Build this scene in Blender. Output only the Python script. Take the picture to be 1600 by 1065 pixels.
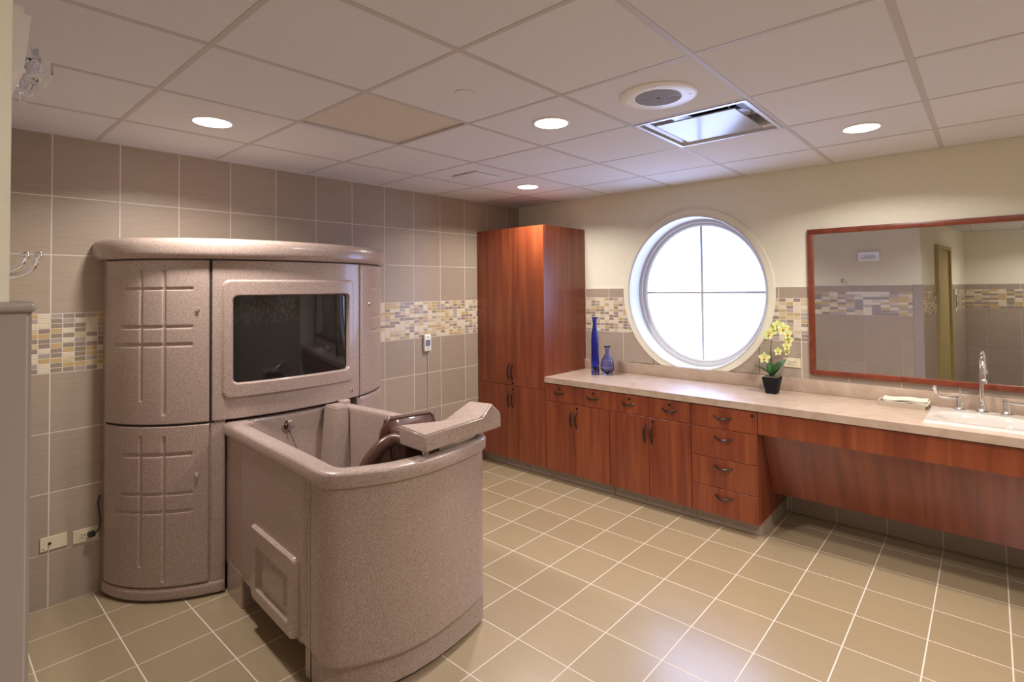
import bpy, bmesh, math, random
from mathutils import Vector, Matrix

for o in list(bpy.data.objects): bpy.data.objects.remove(o)
scene = bpy.context.scene
COL = scene.collection
PI = math.pi
random.seed(7)

# ------------------------------------------------------------------ camera
H = 2.5226                       # ceiling height
F_PX, YAW, PITCH, ROLL = 832.975, 0.7141, 0.0231, -0.0107
CAM = Vector((3.8038, -4.2578, 1.6610))
fw = Vector((-math.sin(YAW)*math.cos(PITCH), math.cos(YAW)*math.cos(PITCH), math.sin(PITCH)))
rt = Vector((math.cos(YAW), math.sin(YAW), 0)); up = rt.cross(fw)
r2 = rt*math.cos(ROLL)+up*math.sin(ROLL); u2 = up*math.cos(ROLL)-rt*math.sin(ROLL)
cd = bpy.data.cameras.new('camera'); cam = bpy.data.objects.new('camera', cd); COL.objects.link(cam)
cd.sensor_width = 36; cd.lens = F_PX/1600*36; cd.clip_start = 0.02
cd.shift_x = -24.6/1600; cd.shift_y = -101.5/1600
cam.matrix_world = Matrix(((r2.x, u2.x, -fw.x, CAM.x), (r2.y, u2.y, -fw.y, CAM.y), (r2.z, u2.z, -fw.z, CAM.z), (0, 0, 0, 1)))
scene.camera = cam

# ------------------------------------------------------------------ world, exposure
w = bpy.data.worlds.new('world'); scene.world = w; w.use_nodes = True
w.node_tree.nodes['Background'].inputs[0].default_value = (0.75, 0.85, 1, 1)
w.node_tree.nodes['Background'].inputs[1].default_value = 1.0
vs = scene.view_settings
vs.view_transform = 'Standard'; vs.look = 'None'; vs.gamma = 1; vs.use_curve_mapping = False
vs.exposure = 0.0
LAMP_W = 23.0                   # watts of each ceiling lamp
LAMP_COL = (1.0, 0.95, 0.90)
PANE_COL = (0.46, 0.57, 1.0); PANE_STR = 7.5

# ------------------------------------------------------------------ materials
def new_mat(name):
    m = bpy.data.materials.new(name); m.use_nodes = True
    return m, m.node_tree, m.node_tree.nodes['Principled BSDF']
def plain(name, col, rough=0.5, metal=0.0, coat=0.0, spec=0.5):
    m, t, b = new_mat(name)
    b.inputs['Base Color'].default_value = (*col, 1); b.inputs['Roughness'].default_value = rough
    b.inputs['Metallic'].default_value = metal; b.inputs['Coat Weight'].default_value = coat
    b.inputs['Specular IOR Level'].default_value = spec
    return m
def noisy(name, stops, scale=(1, 1, 1), nscale=5, detail=4, rough=0.5, coat=0.0, bump=0.0, distortion=0.0, vary=0.0, spec=0.5, coat_rough=0.08):
    """noise-driven colour in object space; vary = brightness change from object to object"""
    m, t, b = new_mat(name); N = t.nodes; L = t.links
    tc = N.new('ShaderNodeTexCoord'); mp = N.new('ShaderNodeMapping'); mp.inputs['Scale'].default_value = scale
    nz = N.new('ShaderNodeTexNoise'); nz.inputs['Scale'].default_value = nscale; nz.inputs['Detail'].default_value = detail
    nz.inputs['Distortion'].default_value = distortion
    cr = N.new('ShaderNodeValToRGB'); e = cr.color_ramp.elements
    while len(e) < len(stops): e.new(0.5)
    for k, (pos, c) in enumerate(stops): e[k].position = pos; e[k].color = (*c, 1)
    L.new(tc.outputs['Object'], mp.inputs['Vector'])
    vec = mp.outputs['Vector']
    if vary > 0:
        oi = N.new('ShaderNodeObjectInfo'); ad = N.new('ShaderNodeVectorMath'); ad.operation = 'ADD'
        sc = N.new('ShaderNodeVectorMath'); sc.operation = 'SCALE'; sc.inputs['Scale'].default_value = 37.0
        cx = N.new('ShaderNodeCombineXYZ')
        for k in range(3): L.new(oi.outputs['Random'], cx.inputs[k])
        L.new(cx.outputs[0], sc.inputs[0]); L.new(sc.outputs[0], ad.inputs[1]); L.new(vec, ad.inputs[0]); vec = ad.outputs[0]
    L.new(vec, nz.inputs['Vector']); L.new(nz.outputs['Fac'], cr.inputs['Fac'])
    out = cr.outputs['Color']
    if vary > 0:
        hs = N.new('ShaderNodeHueSaturation'); mr = N.new('ShaderNodeMapRange')
        mr.inputs['To Min'].default_value = 1-vary; mr.inputs['To Max'].default_value = 1+vary
        L.new(oi.outputs['Random'], mr.inputs['Value']); L.new(mr.outputs[0], hs.inputs['Value']); L.new(out, hs.inputs['Color']); out = hs.outputs['Color']
    L.new(out, b.inputs['Base Color'])
    b.inputs['Roughness'].default_value = rough; b.inputs['Coat Weight'].default_value = coat; b.inputs['Coat Roughness'].default_value = coat_rough
    b.inputs['Specular IOR Level'].default_value = spec
    if bump > 0:
        bp = N.new('ShaderNodeBump'); bp.inputs['Strength'].default_value = bump; bp.inputs['Distance'].default_value = 0.002
        L.new(nz.outputs['Fac'], bp.inputs['Height']); L.new(bp.outputs[0], b.inputs['Normal'])
    return m
def emit(name, col, strength):
    m = bpy.data.materials.new(name); m.use_nodes = True; t = m.node_tree
    t.nodes.remove(t.nodes['Principled BSDF']); e = t.nodes.new('ShaderNodeEmission')
    e.inputs[0].default_value = (*col, 1); e.inputs[1].default_value = strength
    t.links.new(e.outputs[0], t.nodes['Material Output'].inputs[0]); return m
def glass(name, col, rough=0.02, ior=1.45):
    m, t, b = new_mat(name); b.inputs['Base Color'].default_value = (*col, 1)
    b.inputs['Transmission Weight'].default_value = 1.0; b.inputs['Roughness'].default_value = rough; b.inputs['IOR'].default_value = ior
    return m

M = {}
M['granite'] = noisy('granite_gelcoat', [(0.30, (0.150, 0.102, 0.085)), (0.44, (0.325, 0.236, 0.200)), (0.57, (0.395, 0.295, 0.254)), (0.70, (0.57, 0.465, 0.415))],
                     nscale=300, detail=2.5, rough=0.32, coat=0.38, coat_rough=0.10)
M['brown'] = plain('brown_plastic', (0.085, 0.033, 0.022), 0.32, coat=0.3)
M['darkglass'] = plain('dark_tinted_glass', (0.012, 0.011, 0.012), 0.04, coat=0.0, spec=0.6)
M['gap'] = plain('black_gap', (0.01, 0.009, 0.008), 0.8)
M['chrome'] = plain('chrome', (0.82, 0.82, 0.84), 0.08, 1.0)
M['bronze'] = plain('dark_bronze', (0.055, 0.045, 0.042), 0.28, 0.9)
M['black'] = plain('black_plastic', (0.012, 0.012, 0.014), 0.4)
M['white'] = plain('white_plastic', (0.78, 0.76, 0.73), 0.35)
M['bright'] = plain('bright_white_plastic', (0.90, 0.89, 0.88), 0.3)
M['ivory'] = plain('ivory_plastic', (0.68, 0.60, 0.43), 0.4)
M['porcelain'] = plain('porcelain', (0.56, 0.50, 0.45), 0.12, coat=0.5)
M['grout'] = plain('grout', (0.66, 0.585, 0.53), 0.9)
M['grout_floor'] = plain('grout_floor', (0.62, 0.53, 0.46), 0.9)
M['walltile'] = noisy('wall_tile', [(0.3, (0.345, 0.272, 0.212)), (0.7, (0.385, 0.306, 0.242))], scale=(6, 6, 120), nscale=1.2, detail=5, rough=0.36, vary=0.05, spec=0.45)
M['floortile'] = noisy('floor_tile', [(0.3, (0.312, 0.234, 0.140)), (0.7, (0.332, 0.250, 0.152))], scale=(4, 60, 4), nscale=1.0, detail=5, rough=0.29, vary=0.045, spec=1.0, coat=0.6, coat_rough=0.24)
M['cream'] = noisy('cream_paint', [(0.4, (0.735, 0.69, 0.565)), (0.6, (0.755, 0.71, 0.58))], nscale=40, rough=0.7, bump=0.08)
M['panel'] = noisy('ceiling_panel', [(0.4, (0.655, 0.635, 0.64)), (0.6, (0.675, 0.655, 0.66))], nscale=90, rough=0.9, bump=0.12, vary=0.015)
M['tanpanel'] = noisy('tan_ceiling_panel', [(0.4, (0.60, 0.53, 0.45)), (0.6, (0.62, 0.55, 0.47))], nscale=30, rough=0.7)
M['rail'] = plain('ceiling_rail', (0.50, 0.46, 0.44), 0.55)
M['clad'] = plain('grey_cladding', (0.33, 0.28, 0.25), 0.35)
M['wood'] = noisy('cherry_veneer', [(0.28, (0.140, 0.025, 0.009)), (0.5, (0.205, 0.043, 0.014)), (0.72, (0.270, 0.068, 0.022))], scale=(9, 9, 0.55), nscale=2.2, detail=7, rough=0.33, coat=0.25, distortion=0.35, coat_rough=0.2, vary=0.05)
M['wood_slope'] = noisy('cherry_veneer_slope', [(0.28, (0.140, 0.025, 0.009)), (0.5, (0.205, 0.043, 0.014)), (0.72, (0.270, 0.068, 0.022))], scale=(9, 0.5, 0.55), nscale=2.2, detail=7, rough=0.33, coat=0.25, distortion=0.35, coat_rough=0.2)
M['speaker'] = plain('speaker_grey', (0.34, 0.31, 0.30), 0.6)
M['wood_frame'] = noisy('cherry_frame', [(0.3, (0.125, 0.022, 0.009)), (0.7, (0.20, 0.042, 0.016))], scale=(6, 6, 6), nscale=4, detail=5, rough=0.35)
M['counter'] = noisy('beige_stone_laminate', [(0.3, (0.36, 0.255, 0.185)), (0.5, (0.42, 0.31, 0.235)), (0.72, (0.47, 0.36, 0.28))], nscale=9, detail=9, rough=0.28, distortion=0.8)
M['mirror'] = plain('mirror_silver', (0.80, 0.80, 0.80), 0.0, 1.0)
M['plaque'] = plain('diffuser_gloss_white', (0.35, 0.34, 0.35), 0.15, 0.0, spec=0.35)
M['ductmetal'] = plain('bright_duct_metal', (0.62, 0.62, 0.66), 0.35, 0.6)
M['blue'] = glass('cobalt_blue_glass', (0.16, 0.22, 0.93))
M['blue2'] = glass('lighter_blue_glass', (0.52, 0.57, 0.98))
M['clear'] = glass('clear_plastic', (0.95, 0.95, 0.97), 0.03, 1.12)
M['pane'] = emit('frosted_daylight_pane', PANE_COL, PANE_STR)
M['lens'] = emit('lamp_lens', (1.0, 0.93, 0.84), 9.0)
M['leaf'] = plain('orchid_leaf', (0.03, 0.135, 0.035), 0.3)
M['petal'] = noisy('orchid_petal', [(0.35, (0.52, 0.60, 0.16)), (0.65, (0.72, 0.72, 0.38))], nscale=30, rough=0.5)
M['lip'] = plain('orchid_lip', (0.62, 0.20, 0.03), 0.5)
M['stem'] = plain('orchid_stem', (0.12, 0.09, 0.045), 0.6)
M['pot'] = plain('black_pot', (0.009, 0.008, 0.010), 0.6, spec=0.2)
M['door'] = plain('olive_door', (0.42, 0.33, 0.14), 0.45)
M['paper'] = plain('cream_paper', (0.62, 0.55, 0.45), 0.8)
M['tray'] = plain('beige_tray', (0.50, 0.42, 0.32), 0.4)
M['lcd'] = plain('grey_display', (0.16, 0.17, 0.24), 0.25)
MOS = [plain('mosaic_cream', (0.66, 0.57, 0.43), 0.25), plain('mosaic_gold', (0.50, 0.355, 0.165), 0.25),
       plain('mosaic_taupe', (0.285, 0.225, 0.175), 0.25), plain('mosaic_grey', (0.38, 0.32, 0.28), 0.25), plain('mosaic_sand', (0.56, 0.45, 0.29), 0.25)]
MOSW = [0.27, 0.20, 0.25, 0.13, 0.15]

# ------------------------------------------------------------------ helpers
ORG = {}
def bm_new(): return bmesh.new()
def box(bm, x0, x1, y0, y1, z0, z1):
    vs_ = [bm.verts.new((x, y, z)) for x in (x0, x1) for y in (y0, y1) for z in (z0, z1)]
    fs = []
    for q in ((0, 1, 3, 2), (4, 6, 7, 5), (0, 4, 5, 1), (2, 3, 7, 6), (0, 2, 6, 4), (1, 5, 7, 3)):
        fs.append(bm.faces.new([vs_[i] for i in q]))
    return fs
def bbox(x0, x1, y0, y1, z0, z1, bevel=0.0, seg=2):
    bm = bm_new(); box(bm, min(x0, x1), max(x0, x1), min(y0, y1), max(y0, y1), min(z0, z1), max(z0, z1))
    if bevel > 0: bmesh.ops.bevel(bm, geom=list(bm.edges), offset=bevel, segments=seg, affect='EDGES', profile=0.5)
    return bm
def prism(bm, pts, z0, z1):
    a = [bm.verts.new((x, y, z0)) for x, y in pts]; b = [bm.verts.new((x, y, z1)) for x, y in pts]; n = len(pts)
    bm.faces.new(a[::-1]); bm.faces.new(b)
    for i in range(n): bm.faces.new((a[i], a[(i+1) % n], b[(i+1) % n], b[i]))
def hexa(bm, f, b):
    """solid between two matching polygons"""
    a = [bm.verts.new(p) for p in f]; c = [bm.verts.new(p) for p in b]; n = len(a)
    bm.faces.new(a); bm.faces.new(c[::-1])
    for i in range(n): bm.faces.new((a[i], c[i], c[(i+1) % n], a[(i+1) % n]))
def lathe(bm, c, prof, axis=(0, 0, 1), n=32, cap=True):
    """prof: list of (radius, height along axis)"""
    ax = Vector(axis).normalized(); t = Vector((1, 0, 0)) if abs(ax.x) < .9 else Vector((0, 1, 0))
    e1 = ax.cross(t).normalized(); e2 = ax.cross(e1); c = Vector(c); rings = []
    for r, h in prof:
        if r < 1e-6: rings.append([bm.verts.new(c+ax*h)])
        else: rings.append([bm.verts.new(c+ax*h+e1*(r*math.cos(2*PI*k/n))+e2*(r*math.sin(2*PI*k/n))) for k in range(n)])
    for A, B in zip(rings, rings[1:]):
        for k in range(n):
            k2 = (k+1) % n
            if len(A) == 1 and len(B) == 1: continue
            if len(A) == 1: bm.faces.new((A[0], B[k2], B[k]))
            elif len(B) == 1: bm.faces.new((A[k], A[k2], B[0]))
            else: bm.faces.new((A[k], A[k2], B[k2], B[k]))
    if cap:
        if len(rings[0]) > 1: bm.faces.new(rings[0][::-1])
        if len(rings[-1]) > 1: bm.faces.new(rings[-1])
def tube(bm, pts, r, n=10, cap=True):
    pts = [Vector(p) for p in pts]; rs = r if isinstance(r, (list, tuple)) else [r]*len(pts); rings = []
    prev = None
    for i, p in enumerate(pts):
        d = (pts[min(i+1, len(pts)-1)]-pts[max(i-1, 0)]).normalized()
        if prev is None:
            t = Vector((0, 0, 1)) if abs(d.z) < .9 else Vector((1, 0, 0)); e1 = d.cross(t).normalized()
        else: e1 = (prev-d*prev.dot(d)).normalized()
        prev = e1; e2 = d.cross(e1)
        rings.append([bm.verts.new(p+e1*(rs[i]*math.cos(2*PI*k/n))+e2*(rs[i]*math.sin(2*PI*k/n))) for k in range(n)])
    for A, B in zip(rings, rings[1:]):
        for k in range(n): bm.faces.new((A[k], A[(k+1) % n], B[(k+1) % n], B[k]))
    if cap: bm.faces.new(rings[0][::-1]); bm.faces.new(rings[-1])
def spline(ctrl, n=8):
    c = [Vector(p) for p in ctrl]; c = [c[0]*2-c[1]]+c+[c[-1]*2-c[-2]]; out = []
    for i in range(1, len(c)-2):
        for k in range(n):
            t = k/n; p0, p1, p2, p3 = c[i-1:i+3]
            out.append(0.5*((2*p1)+(p2-p0)*t+(2*p0-5*p1+4*p2-p3)*t*t+(3*p1-p0-3*p2+p3)*t**3))
    out.append(c[-2]); return out
def ball(bm, c, r, n=12, sc=(1, 1, 1)):
    m = Matrix.Translation(Vector(c)) @ Matrix.Diagonal((sc[0], sc[1], sc[2], 1))
    bmesh.ops.create_uvsphere(bm, u_segments=n, v_segments=max(6, n//2), radius=r, matrix=m)
def finish(name, me, mat, parent=None, origin=None, smooth=35):
    o = bpy.data.objects.new(name, me); COL.objects.link(o)
    for m_ in (mat if isinstance(mat, (list, tuple)) else [mat]): me.materials.append(m_)
    if smooth:
        for p in me.polygons: p.use_smooth = True
        me.set_sharp_from_angle(angle=math.radians(smooth))
    if parent is not None:
        o.parent = parent; og = ORG[parent.name]; ORG[o.name] = og
        me.transform(Matrix.Translation(-Vector(og)))
    else:
        og = Vector(origin) if origin is not None else Vector((0, 0, 0)); ORG[o.name] = og; o.location = og
        me.transform(Matrix.Translation(-og))
    return o
def obj(name, bm, mat, parent=None, origin=None, smooth=35, normals=True):
    if normals: bmesh.ops.recalc_face_normals(bm, faces=list(bm.faces))
    me = bpy.data.meshes.new(name); bm.to_mesh(me); bm.free()
    return finish(name, me, mat, parent, origin, smooth)
def tag(o, label, cat, group=None):
    o['label'] = label; o['category'] = cat
    if group: o['group'] = group
    return o
def thing(name, label, cat, loc, group=None):
    o = bpy.data.objects.new(name, None); COL.objects.link(o); o.location = loc; o.empty_display_size = 0.1
    ORG[o.name] = Vector(loc); return tag(o, label, cat, group)
def struct(name, bm, mat, smooth=0):
    o = obj(name, bm, mat, None, None, smooth); o['kind'] = 'structure'; return o
_tc = {}
def piece(name, parent, c, size, mat):
    """a box tile / panel: alike pieces share mesh data"""
    key = (name, tuple(round(s, 4) for s in size), mat.name)
    if key not in _tc:
        bm = bm_new(); sx, sy, sz = (s/2 for s in size); box(bm, -sx, sx, -sy, sy, -sz, sz)
        bmesh.ops.recalc_face_normals(bm, faces=list(bm.faces))
        me = bpy.data.meshes.new(name); bm.to_mesh(me); bm.free(); me.materials.append(mat); _tc[key] = me
    o = bpy.data.objects.new(name, _tc[key]); COL.objects.link(o); o.parent = parent
    o.location = Vector(c)-Vector(ORG[parent.name]); return o
def cuts(a, b, off, step):
    """[a,b] cut at off + k*step"""
    k = math.ceil((a-off)/step-1e-6); L = [a]
    while off+k*step < b-1e-4:
        if off+k*step > a+0.012: L.append(off+k*step)
        k += 1
    if b-L[-1] < 0.012 and len(L) > 1: L.pop()
    L.append(b); return list(zip(L, L[1:]))
G = 0.0058   # grout gap

# ------------------------------------------------------------------ floor
RX = 4.9; YN = -4.201; YB = -7.4
bm = bm_new(); box(bm, -0.05, RX+.05, YB-.05, 0.25, -0.06, -0.0006)
floor = struct('floor', bm, M['grout_floor'])
for a, b in cuts(0, RX, 2.0708, 0.2949):
    for c, d in cuts(YN+0.0, 0, -1.1332, 0.3065):
        piece('floor_tile', floor, ((a+b)/2, (c+d)/2, -0.003), (b-a-G, d-c-G, 0.006), M['floortile'])
bm = bm_new(); box(bm, 3.0, RX, YB, YN-.002, -0.004, -0.0005)
o = obj('alcove_floor', bm, M['floortile'], floor)

# ------------------------------------------------------------------ ceiling: rails and panels
GP = 0.6096; GX0, GY0 = 0.5445, -3.5831
bm = bm_new(); box(bm, -0.05, RX+.05, YB-.05, 0.3, H+0.22, H+0.26)
ceiling = struct('ceiling', bm, M['panel'])
RW = 0.024
xs = cuts(0, RX, GX0, GP); ys = cuts(YB, 0, GY0, GP)
DIFF = (GX0+3*GP, GX0+4*GP, GY0+3*GP, GY0+4*GP)       # cell that holds the air diffuser
TAN = (GX0+GP, GX0+2*GP, GY0+GP, GY0+2*GP)
def near(a, b): return abs(a-b) < 0.02
for a, b in xs:
    for c, d in ys:
        if d < -4.5 and b < 3.0: continue
        if near(a, DIFF[0]) and near(c, DIFF[2]): continue
        is_tan = near(a, TAN[0]) and near(c, TAN[2])
        dz = 0.0015 if not is_tan else 0.010
        w_ = piece('ceiling_panel', ceiling, ((a+b)/2, (c+d)/2, H+dz+0.006), (b-a-0.020, d-c-0.020, 0.012), M['tanpanel'] if is_tan else M['panel'])
        if is_tan: w_['label'] = 'tan ceiling panel sitting slightly askew'
for a, b in xs[:-1]:
    piece('grid_rail', ceiling, (b, YB/2, H+0.006), (RW, -YB, 0.012), M['rail'])
for i, (c, d) in enumerate(ys[:-1]):
    for a, b in xs:
        if d < -4.5 and b < 3.0: continue
        piece('cross_rail', ceiling, ((a+b)/2, d, H+0.006), (b-a-RW, RW*0.8, 0.0115), M['rail'])
for (x0, x1, y0, y1) in ((0, 0.018, YN, 0), (0, RX, -0.018, 0)):
    piece('edge_rail', ceiling, ((x0+x1)/2, (y0+y1)/2, H+0.006), (x1-x0, y1-y0, 0.010), M['panel'])

# ------------------------------------------------------------------ left wall: tiles and mosaic band
bm = bm_new(); box(bm, -0.12, -0.0008, YN, 0.0, 0, H+.02)
wall_left = struct('wall_left', bm, M['grout'])
Z0, TH, WY0, TW = H-0.3372, 0.3166, -3.7724, 0.2980
rows = [(Z0, H)]+[(Z0-(k+1)*TH, Z0-k*TH) for k in range(6)]+[(0, Z0-6*TH)]
MZ1 = Z0-2*TH; MZ0 = Z0-3*TH
for k, (z0, z1) in enumerate(rows):
    if k == 3: continue
    for a, b in cuts(YN, 0, WY0, TW):
        piece('wall_tile', wall_left, (-0.004, (a+b)/2, (z0+z1)/2), (0.008, b-a-G, z1-z0-G), M['walltile'])
def mosaic_stuff(name, parent, spans, frame, zlo, zhi, pw, nrow, skip=None):
    """spans: list of (s0,s1) along the wall; frame(s, z, depth) -> world point"""
    bm = bm_new(); ph = (zhi-zlo)/nrow
    for s0, s1, off in spans:
        for a, b in cuts(s0, s1, off, pw):
            for r in range(nrow):
                z0 = zlo+r*ph; 
                if skip and skip(a, b, z0, z0+ph): continue
                g = 0.0024; q = []
                for dd in (0.0, -0.006):
                    q.append([bm.verts.new(frame(s, z, dd)) for s, z in ((a+g, z0+g), (b-g, z0+g), (b-g, z0+ph-g), (a+g, z0+ph-g))])
                mi = random.choices(range(5), MOSW)[0]
                fs = [bm.faces.new(q[0])]+[bm.faces.new((q[0][i], q[1][i], q[1][(i+1) % 4], q[0][(i+1) % 4])) for i in range(4)]
                for f in fs: f.material_index = mi
    o = obj(name, bm, MOS, parent, smooth=0); o['kind'] = 'stuff'; return o
PW = TW/6
# the near end of the band: pieces large enough to pick apart
for a, b in cuts(YN+.02, -3.52, WY0, PW):
    if b < -3.90: continue
    for r in range(12):
        z0 = MZ0+r*TH/12
        piece('mosaic_tile', wall_left, (-0.0028, (a+b)/2, z0+TH/24), (0.006, b-a-.0044, TH/12-.0044), MOS[random.choices(range(5), [.24, .18, .34, .17, .07])[0]])
mosaic_stuff('mosaic_band', wall_left, [(YN+.02, -3.905, WY0), (-3.52, -0.02, WY0)], lambda s, z, d: (0.0004+d, s, z), MZ0, MZ1, PW, 12)

# ------------------------------------------------------------------ window wall with oval opening
WC, WZ = 1.930, 1.608; ORX, ORZ = 0.592, 0.634
bm = bm_new()
x0, x1, z0, z1 = -0.05, RX+.05, -0.02, H+0.02
angs = sorted([2*PI*k/96 for k in range(96)]+[math.atan2(z-WZ, x-WC) % (2*PI) for x in (x0, x1) for z in (z0, z1)])
inner, outer = [], []
for a in angs:
    ca, sa = math.cos(a), math.sin(a)
    inner.append(bm.verts.new((WC+ORX*ca, 0.006, WZ+ORZ*sa)))
    t = min(((x1-WC)/ca if ca > 1e-9 else 1e9), ((x0-WC)/ca if ca < -1e-9 else 1e9), ((z1-WZ)/sa if sa > 1e-9 else 1e9), ((z0-WZ)/sa if sa < -1e-9 else 1e9))
    outer.append(bm.verts.new((WC+t*ca, 0.006, WZ+t*sa)))
n = len(angs)
for i in range(n): bm.faces.new((inner[i], inner[(i+1) % n], outer[(i+1) % n], outer[i]))
r_ = bmesh.ops.extrude_face_region(bm, geom=list(bm.faces))
bmesh.ops.translate(bm, vec=(0, 0.22, 0), verts=[v for v in r_['geom'] if isinstance(v, bmesh.types.BMVert)])
wall_back = struct('wall_back', bm, M['cream'])
TZ, M1, M0 = 1.652, 1.566, 1.252        # wainscot top, mosaic top, mosaic bottom
CRX, CRZ = 0.655, 0.70                  # casing outer half axes
def in_casing(a, b, zl, zh, m=0.0):
    x = max(a, min(b, WC)); z = max(zl, min(zh, WZ))
    return ((x-WC)/(CRX-m))**2+((z-WZ)/(CRZ-m))**2 < 1
def tile_wall_back(x0, x1, z0, z1, off):
    for a, b in cuts(x0, x1, off, 0.298):
        if in_casing(a, b, z0, z1):
            # cut the tile along the round casing
            bm = bm_new(); g = G/2; nseg = 14; top, bot = [], []
            right = a > WC
            zs = [z0+g+(z1-z0-2*g)*k/nseg for k in range(nseg+1)]
            def edge(z):
                q = 1-((z-WZ)/CRZ)**2
                return CRX*math.sqrt(q) if q > 0 else 0.0
            for A, B in zip(zs, zs[1:]):
                if not right:
                    xa, xb = min(b-g, WC-edge(A)+.004), min(b-g, WC-edge(B)+.004)
                    if max(xa, xb) <= a+g+.002: continue
                    xa = max(xa, a+g+.001); xb = max(xb, a+g+.001); P = [(a+g, A), (xa, A), (xb, B), (a+g, B)]
                else:
                    xa, xb = max(a+g, WC+edge(A)-.004), max(a+g, WC+edge(B)-.004)
                    if min(xa, xb) >= b-g-.002: continue
                    xa = min(xa, b-g-.001); xb = min(xb, b-g-.001); P = [(xa, A), (b-g, A), (b-g, B), (xb, B)]
                hexa(bm, [(x, -0.004, z) for x, z in P], [(x, 0.004, z) for x, z in P])
            if len(bm.faces): obj('wall_tile', bm, M['walltile'], wall_back, smooth=0)
            else: bm.free()
        else:
            piece('wall_tile', wall_back, ((a+b)/2, 0, (z0+z1)/2), (b-a-G, 0.008, z1-z0-G), M['walltile'])
tile_wall_back(0.853, RX, M1, TZ, 1.115)
tile_wall_back(0.853, RX, 0.985, M0, 1.115+0.149)
# grout bed behind the tiles
for xa, xb in ((0.853, WC-0.60), (WC+0.60, RX)):
    bm = bm_new(); box(bm, xa, xb, -0.0032, 0.006, 0.985, TZ); obj('grout_bed', bm, M['grout'], wall_back, smooth=0)
mosaic_stuff('mosaic_band', wall_back, [(0.855, 1.45, 1.115), (2.40, RX, 1.115)], lambda s, z, d: (s, -0.0042 if d == 0 else 0.0, z), M0, M1, PW, 12,
             skip=lambda a, b, zl, zh: in_casing(a, b, zl, zh, 0.055))
for a, b in cuts(2.64, RX, 2.0708+.2949*2, 0.2949):
    piece('wall_tile', wall_back, ((a+b)/2, 0.001, 0.16), (b-a-G, 0.008, 0.316), M['walltile'])
bm = bm_new(); box(bm, 2.64, RX, -0.0022, 0.006, 0.0, 0.32); obj('grout_bed', bm, M['grout'], wall_back, smooth=0)

# window_1: lining, casing, sash, four panes, bars
win = bpy.data.objects.new('window_1', None); COL.objects.link(win); win['kind'] = 'structure'; win.location = (WC, 0, WZ); ORG['window_1'] = Vector((WC, 0, WZ))
def ring(bm, rings_, n=96, clip=None):
    L = []
    for rx, rz, y in rings_:
        r = []
        for k in range(n):
            a = 2*PI*k/n; z = WZ+rz*math.sin(a)
            if clip: z = max(z, clip)
            r.append(bm.verts.new((WC+rx*math.cos(a), y, z)))
        L.append(r)
    for A, B in zip(L, L[1:]):
        for k in range(n): bm.faces.new((A[k], A[(k+1) % n], B[(k+1) % n], B[k]))
M['trim'] = plain('window_trim_white', (0.55, 0.53, 0.50), 0.4)
bm = bm_new(); ring(bm, [(ORX+.012, ORZ+.012, -0.016), (ORX, ORZ, -0.010), (ORX-.003, ORZ-.003, 0.0), (ORX-.004, ORZ-.004, 0.20), (ORX+.03, ORZ+.03, 0.20), (ORX+.03, ORZ+.03, 0.0)])
obj('lining', bm, M['trim'], win)
bm = bm_new(); ring(bm, [(ORX+.008, ORZ+.008, 0.0), (ORX+.008, ORZ+.008, -0.012), (CRX-.006, CRZ-.006, -0.012), (CRX, CRZ, -0.006), (CRX, CRZ, 0.006)], clip=0.985)
obj('casing', bm, M['cream'], win)
GRX, GRZ = 0.520, 0.572
bm = bm_new(); ring(bm, [(ORX-.005, ORZ-.005, 0.165), (ORX-.03, ORZ-.03, 0.165), (ORX-.034, ORZ-.034, 0.18), (GRX+.012, GRZ+.012, 0.18), (GRX, GRZ, 0.19), (GRX, GRZ, 0.215), (ORX-.005, ORZ-.005, 0.215)])
obj('sash', bm, M['trim'], win)
BW = 0.0100
for sx in (-1, 1):
    for sz in (-1, 1):
        bm = bm_new(); pts = [(WC+sx*BW, WZ+sz*BW)]
        for k in range(17):
            a = PI/2*k/16; pts.append((WC+sx*max(BW, (GRX+.004)*math.cos(a)), WZ+sz*max(BW, (GRZ+.004)*math.sin(a))))
        hexa(bm, [(x, 0.205, z) for x, z in pts], [(x, 0.211, z) for x, z in pts]); obj('pane', bm, M['pane'], win, smooth=0)
M['muntin'] = plain('muntin_grey', (0.55, 0.55, 0.60), 0.5)
obj('muntin', bbox(WC-BW, WC+BW, 0.194, 0.216, WZ-GRZ, WZ+GRZ), M['muntin'], win, smooth=0)
obj('muntin', bbox(WC-GRX, WC+GRX, 0.196, 0.216, WZ-BW*1.0, WZ+BW*1.0), M['muntin'], win, smooth=0)

# ------------------------------------------------------------------ walls behind the camera (seen in the mirror)
bm = bm_new(); box(bm, -0.12, 3.14, YN-0.10, YN, 0, H+.02); wall_front = struct('wall_front', bm, M['cream'])
RA, RB = Vector((3.14, YN-.0, 0)), Vector((3.48, YB, 0))
rd = (RB-RA).normalized(); rn = Vector((rd.y*-1, rd.x, 0))       # towards the room
if rn.x < 0: rn = -rn
bm = bm_new(); prism(bm, [(RA.x, RA.y-.001), (RB.x, RB.y), (RB.x-.12, RB.y), (RA.x-.12, RA.y-.1)], 0, H+.02); wall_side = struct('wall_side', bm, M['cream'])
bm = bm_new(); box(bm, 3.3, RX+.1, YB-0.1, YB, 0, H+.02); wall_alcove = struct('wall_alcove', bm, M['cream'])
bm = bm_new(); box(bm, RX, RX+0.1, YB, 0.0, 0, H+.02); wall_right = struct('wall_right', bm, M['cream'])
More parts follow.
